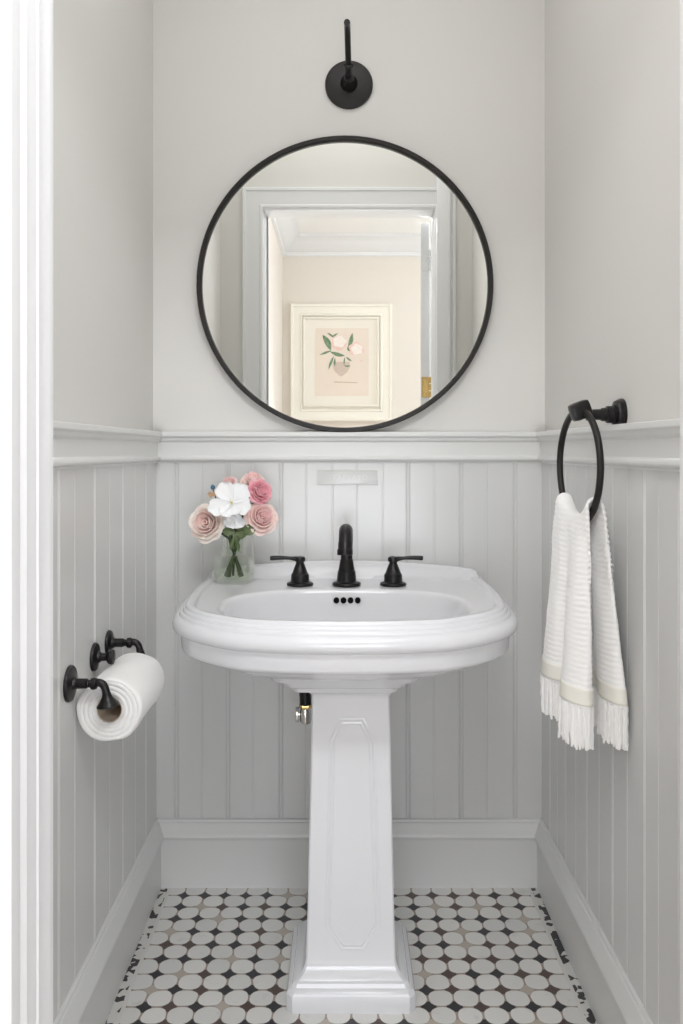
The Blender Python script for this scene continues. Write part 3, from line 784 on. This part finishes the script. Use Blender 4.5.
def build_sheet(name, g, m, parent, th, sub=0):
    mb = MB(); n = len(g[0])
    mb.add([p for r in g for p in r], [(i * n + j, i * n + j + 1, (i + 1) * n + j + 1, (i + 1) * n + j) for i in range(len(g) - 1) for j in range(n - 1)])
    o = mb.build(name, m, parent, angle=180, merge=False)
    md = o.modifiers.new('thickness', 'SOLIDIFY'); md.thickness = th; md.offset = 0
    return o
tw = empty('hand_towel', (RC.x, RC.y, RC.z - RR), 'white ribbed hand towel with cream band and fringe hanging through the black ring', 'towel')
build_sheet('cloth', sheet_over(), M['towel'], tw, .0055)
for s in (-1, 1):
    # woven band: a slightly raised strip just above the hem, three lines
    for (za, zb_, mt, nm) in ((.688, .660, 'band', 'woven_band'),):
        g = []
        for i in range(9):
            z = za + (zb_ - za) * i / 8
            row = []
            for j in range(91):
                t = j / 90; _, S = towel_pt(s, 0, t); zz0 = S.z; zb2 = .655 + .004 * math.sin(t * 5)
                l = (zz0 - z) / (zz0 - zb2); p, _ = towel_pt(s, l, t)
                p.z = z + .004 * math.sin(t * 5)
                row.append(p)
            g.append(row)
        build_sheet(nm, g, M[mt], tw, .0085)
    fr = MB(); nf = 46; B_ = roomB if s < 0 else wallB
    for k in range(nf):
        t = (k + .5) / nf; p = cr(B_, t); zt_ = .657 + .004 * math.sin(t * 5)
        for q in range(2):
            x0, y0_ = p.x + R.uniform(-.0016, .0016) + (q - .5) * .003, p.y + R.uniform(-.0012, .0012)
            ln = .070 + R.uniform(-.005, .004); dx, dy = R.uniform(-.0025, .0025), R.uniform(-.003, .003)
            if s > 0: dx = min(dx, .0005)
            pts = [(x0 + dx * u * u + .0007 * math.sin(u * 19 + k), y0_ + dy * u * u, zt_ - ln * u) for u in [i / 9 for i in range(10)]]
            fr.tube(pts, [.0026, .0028, .0026, .0028, .0026, .0027, .0026, .0026, .0027, .0018], n=6)
    o = fr.build('fringe', M['fringe'], tw, merge=False)

# ------------------------------------------------------------------ paper holder on the left wall
XWL = XL + .0105
AX, AZ = -.3995, .6440
ph_ = empty('paper_holder', (XWL, 1.50, .70), 'black two-post paper holder on the left wall', 'paper holder')
def post(y, z, rr, tgt, name='arm'):
    MB().lathe([(rr, 0), (rr, .003), (rr - .0015, .0055), (rr - .006, .0065), (.011, .0085), (.0095, .013)], frame((XWL, y, z), (1, 0, 0), (0, 1, 0)), n=44).build('rosette', M['black'], tgt)
for y, z, rr in ((1.400, .6965, .0305), (1.634, .711, .0245)):
    post(y, z, rr, ph_)
    mb = MB()
    mb.lathe([(.0085, .008), (.0085, .030), (.0065, .032), (.0065, .036), (.0095, .038), (.0105, .042), (.0095, .046), (.006, .048)], frame((XWL, y, z), (1, 0, 0), (0, 1, 0)), n=24)
    x0 = XWL + .037
    p = bez((x0, y, z), (x0 + .020, y, z + .006), (x0 + .0245, y, z - .004), (x0 + .0255, y, z - .017), 12)
    mb.tube(p, .0066, n=18, cap=True)
    mb.build('arm', M['black'], ph_)
    MB().lathe([(.0055, .002), (.0065, -.003), (.0085, -.010), (.0135, -.018), (.0185, -.0235), (.0190, -.026), (.0165, -.0275)], frame((x0 + .0258, y, z - .012), (-.12, 0, 1)), n=32).build('bell_cap', M['black'], ph_)
MB().tube([(AX, 1.400, .662), (AX, 1.634, .662)], .0045, n=14).build('spindle', M['black'], ph_)
hk = empty('robe_hook', (XWL, 1.554, .707), 'small round black hook between the two posts of the paper holder', 'hook')
post(1.540, .7065, .0258, hk)
MB().lathe([(.0075, .012), (.0070, .024), (.0125, .028), (.0140, .033), (.0125, .037), (.005, .039)], frame((XWL, 1.540, .7065), (1, 0, 0), (0, 1, 0)), n=28).build('knob', M['black'], hk)

Y0r, Y1r = 1.4215, 1.613
def roll():
    mb = MB(); n = 72; rs_ = []
    def rad(a, y): return .0555 + .0012 * math.sin(2 * a + 1) + .0009 * math.sin(5 * a + y * 30) + .0008 * noise.noise(Vector((math.cos(a) * 2, math.sin(a) * 2, y * 20)))
    def groove(a, r):
        t = (r - .021) / .0078 - a / (2 * PI); f = t - math.floor(t); return -.0019 * math.exp(-((f - .5) / .16) ** 2) * (1 if r < .051 else 0)
    def P_(a, r, y): return (AX + r * math.cos(a), y, AZ + r * math.sin(a))
    loops = []
    for y, rr in ((1.545, .0222), (1.46, .0222), (Y0r + .004, .0225)): loops.append([P_(2 * PI * k / n, rr, y) for k in range(n)])
    for q in range(24):
        row = []
        for k in range(n):
            a = 2 * PI * k / n; R_ = rad(a, 0) - .004; r = .0235 + (R_ - .0235) * q / 23
            edge = .003 * (1 - q / 3) if q < 3 else 0
            row.append(P_(a, r, Y0r + edge - groove(a, r)))
        loops.append(row)
    for dr, dy in ((.0025, .001), (.001, .003), (0, .006)): loops.append([P_(2 * PI * k / n, rad(2 * PI * k / n, 0) - dr, Y0r + dy) for k in range(n)])
    for i in range(1, 14):
        y = Y0r + .006 + (Y1r - Y0r - .012) * i / 14; loops.append([P_(2 * PI * k / n, rad(2 * PI * k / n, y), y) for k in range(n)])
    for dr, dy in ((0, .006), (.001, .003), (.004, .0005), (.012, 0), (.030, 0)): loops.append([P_(2 * PI * k / n, rad(2 * PI * k / n, Y1r) - dr, Y1r - dy) for k in range(n)])
    loops.append([P_(2 * PI * k / n, .0222, Y1r) for k in range(n)]); loops.append([P_(2 * PI * k / n, .0222, 1.545) for k in range(n)])
    mb.rings(loops, True, False, False); return mb
ro = empty('paper_roll', (AX, (Y0r + Y1r) / 2, AZ - .0555), 'thick soft white roll hanging on the black holder', 'paper roll')
roll().build('wound_paper', M['paper'], ro, angle=50)
MB().lathe([(.0205, Y0r + .006), (.0220, Y0r + .006), (.0220, Y1r - .006), (.0205, Y1r - .006), (.0205, Y0r + .006)], Matrix.Translation((AX, 0, AZ)) @ Matrix(((1, 0, 0, 0), (0, 0, 1, 0), (0, 1, 0, 0), (0, 0, 0, 1))), n=48, cap0=False, cap1=False).build('core', M['core'], ro)

# ------------------------------------------------------------------ framed picture in the hall (seen in the mirror)
SP = F / (2 * 2.05 - YH)
def hx(px): return (px - CX0) / SP
def hz_(py): return CH + (HOR - py) / SP
pf = empty('framed_print', (hx(341), YH, hz_(421)), 'cream double-framed floral print on the blush hall wall, seen in the mirror', 'picture')
def rframe(x0, x1, z0, z1, prof):
    """prof: (inset, depth) profile swept round a rectangle"""
    mb = MB(); mb.rings([[(x0 + d, YH + h, z0 + d), (x1 - d, YH + h, z0 + d), (x1 - d, YH + h, z1 - d), (x0 + d, YH + h, z1 - d)] for d, h in prof], True, False, False)
    return mb
rframe(hx(290.5), hx(392), hz_(421.5), hz_(304.5), [(0, 0), (0, .030), (.006, .036), (.016, .034), (.022, .026), (.060, .022), (.066, .028), (.073, .028), (.080, .014), (.080, 0)]).build('frame', M['frame_cream'], pf, angle=20)
rframe(hx(303), hx(379), hz_(407), hz_(317.5), [(0, .01), (0, .026), (.004, .030), (.010, .030), (.014, .022), (.014, .006)]).build('inner_frame', M['frame_cream'], pf, angle=20)
MB().box((hx(301), YH + .002, hz_(409)), (hx(381), YH + .010, hz_(315))).build('mat_board', M['mat_board'], pf, smooth=False)
pr = MB().box((hx(315.5), YH + .0105, hz_(396)), (hx(368.5), YH + .0125, hz_(328.5))).build('print', M['print'], pf, smooth=False)
base = Vector(pf.location)
def flat(name, pts, m, lvl=0):
    """flat printed shape from mirror-picture outline"""
    h = YH + .0128 + lvl * .0004
    a = [(hx(x) - base.x, h - base.y, hz_(y) - base.z) for x, y in pts]; b = [(x, y + .0003, z) for x, y, z in a]
    mb = MB(); mb.rings([a, b]); o = mb.build(name, m, None, smooth=False); o.parent = pr; return o
def blob(cx, cy, rx, ry, n=28, wob=.1, sd=0, rot=0):
    out = []
    for k in range(n):
        a = 2 * PI * k / n; r = 1 + wob * math.sin(a * 5 + sd) ; x, y = rx * r * math.cos(a), ry * r * math.sin(a)
        out.append((cx + x * math.cos(rot) - y * math.sin(rot), cy + x * math.sin(rot) + y * math.cos(rot)))
    return out
def leafp(x0, y0, x1, y1, w, n=10):
    dx, dy = x1 - x0, y1 - y0; L_ = math.hypot(dx, dy); nx, ny = -dy / L_, dx / L_
    A_ = [(x0 + dx * k / n + nx * w * math.sin(PI * k / n), y0 + dy * k / n + ny * w * math.sin(PI * k / n)) for k in range(n + 1)]
    B2 = [(x0 + dx * k / n - nx * w * math.sin(PI * k / n) * .5, y0 + dy * k / n - ny * w * math.sin(PI * k / n) * .5) for k in range(n - 1, 0, -1)]
    return A_ + B2
flat('printed_vase', [(333, 362), (349.5, 362), (350, 367), (347.5, 372), (342, 376.5), (340, 376.5), (335, 372), (332.5, 367)], M['print_vase'])
for x0, y0, x1, y1, w in ((331, 351, 322.5, 335, 4.0), (334, 338, 327, 333, 1.2), (331, 337, 338, 333.5, 1.2), (348, 349, 352.5, 333, 2.8), (348, 346, 351, 352, 2.4), (332, 351, 319.5, 355.5, 1.5),
                          (334, 356, 328.5, 370, 1.6), (346, 357, 352, 361.5, 1.3), (330, 352, 345, 356, 2.6), (335, 358, 335, 367, 1.3), (344, 366, 350.5, 366, 1.3), (345, 357, 344, 366, 1.0)):
    flat('printed_leaf', leafp(x0, y0, x1, y1, w), M['print_green'], 1)
flat('printed_bloom', blob(338.5, 343.5, 7.4, 7.0, sd=1), M['print_pink'], 2); flat('printed_bloom', blob(339.5, 342, 6.4, 5.6, sd=2), M['print_white'], 3)
flat('printed_bloom', blob(356, 349, 7.2, 6.6, sd=3), M['print_pink'], 2); flat('printed_bloom', blob(357, 349.5, 5.6, 5.4, sd=4), M['print_white'], 3)
flat('printed_petal', leafp(360, 345, 365, 354, 2.2), M['print_pink'], 1); flat('printed_petal', blob(361, 361, 1.6, .9), M['print_pink'], 1)
flat('printed_line', [(334, 381.6), (357.5, 382.4), (357.5, 383.3), (334, 382.6)], M['print_ink'])

# ------------------------------------------------------------------ unseen ceiling lamps, added above the view to brighten room and hall
def added_ceiling_lamp(name, x, y, z, r, label):
    e = empty(name, (x, y, z), label, 'added lamp')
    MB().lathe([(r, 0), (r, -.018), (r - .012, -.022), (r - .012, -.010)], Matrix.Translation((x, y, z)), n=48, cap1=False).build('rim', M['white_trim'], e)
    m = bpy.data.materials.get('added_lamp_diffuser')
    if not m:
        m = bpy.data.materials.new('added_lamp_diffuser'); m.use_nodes = True; b = m.node_tree.nodes['Principled BSDF']
        b.inputs['Base Color'].default_value = (.9, .9, .9, 1); b.inputs['Emission Color'].default_value = (1, .95, .88, 1); b.inputs['Emission Strength'].default_value = .8
    MB().lathe([(r - .012, -.012), (r - .012, -.016), (.001, -.019)], Matrix.Translation((x, y, z)), n=48).build('diffuser', m, e)
    return e
added_ceiling_lamp('added_ceiling_lamp', .02, 1.28, CEIL, .16, 'unseen round ceiling lamp added to brighten the washroom')
added_ceiling_lamp('added_ceiling_lamp', .30, -.35, 2.44, .16, 'unseen round ceiling lamp added to brighten the hall')

def area(name, loc, rot, sx, sy, power, col=(1, 1, 1), spread=PI):
    l = bpy.data.lights.new(name, 'AREA'); l.shape = 'RECTANGLE'; l.size = sx; l.size_y = sy; l.energy = power; l.color = col; l.spread = spread
    o = bpy.data.objects.new(name, l); COL.objects.link(o); o.location = loc; o.rotation_euler = rot; return o
area('room_fill_light', (.02, 1.28, CEIL - .03), (0, 0, 0), .7, .7, 2.1, (.99, .99, 1))  # added fill from above, lifts the whole washroom
area('front_fill_light', (.03, .02, 2.33), (math.radians(58), 0, 0), 1.2, .2, 12.5, (.96, .98, 1))  # added front fill above the door head, out of the mirror's sight
area('low_front_fill_light', (.05, -.75, .62), (math.radians(90), 0, 0), 1.1, .72, 10.5, (.89, .94, 1))  # added low front fill, set beneath what the mirror shows
area('hall_window_light', (XW + .12, (YH + YD0) / 2, 1.4), (0, math.radians(112), 0), 1.7, 1.6, 11, (.88, .94, 1))

w = bpy.data.worlds.new('world'); scene.world = w; w.use_nodes = True
w.node_tree.nodes['Background'].inputs[0].default_value = (.86, .93, 1, 1); w.node_tree.nodes['Background'].inputs[1].default_value = .8

# ------------------------------------------------------------------ camera
cam = bpy.data.cameras.new('camera'); co = bpy.data.objects.new('camera', cam); COL.objects.link(co)
cam.sensor_fit = 'VERTICAL'; cam.sensor_height = 36; cam.lens = F / 1024 * 36
cam.shift_y = -(512 - HOR) / 1024; cam.shift_x = (341.5 - CX0) / 1024
co.location = (0, 0, CH); co.rotation_euler = (PI / 2, 0, 0); cam.clip_start = .02
scene.camera = co
scene.view_settings.view_transform = 'Standard'; scene.view_settings.look = 'None'; scene.view_settings.gamma = 1
scene.view_settings.exposure = 0.69; scene.view_settings.use_curve_mapping = False
scene.cycles.use_denoising = True
scene.cycles.max_bounces = 14; scene.cycles.diffuse_bounces = 8; scene.cycles.transparent_max_bounces = 24
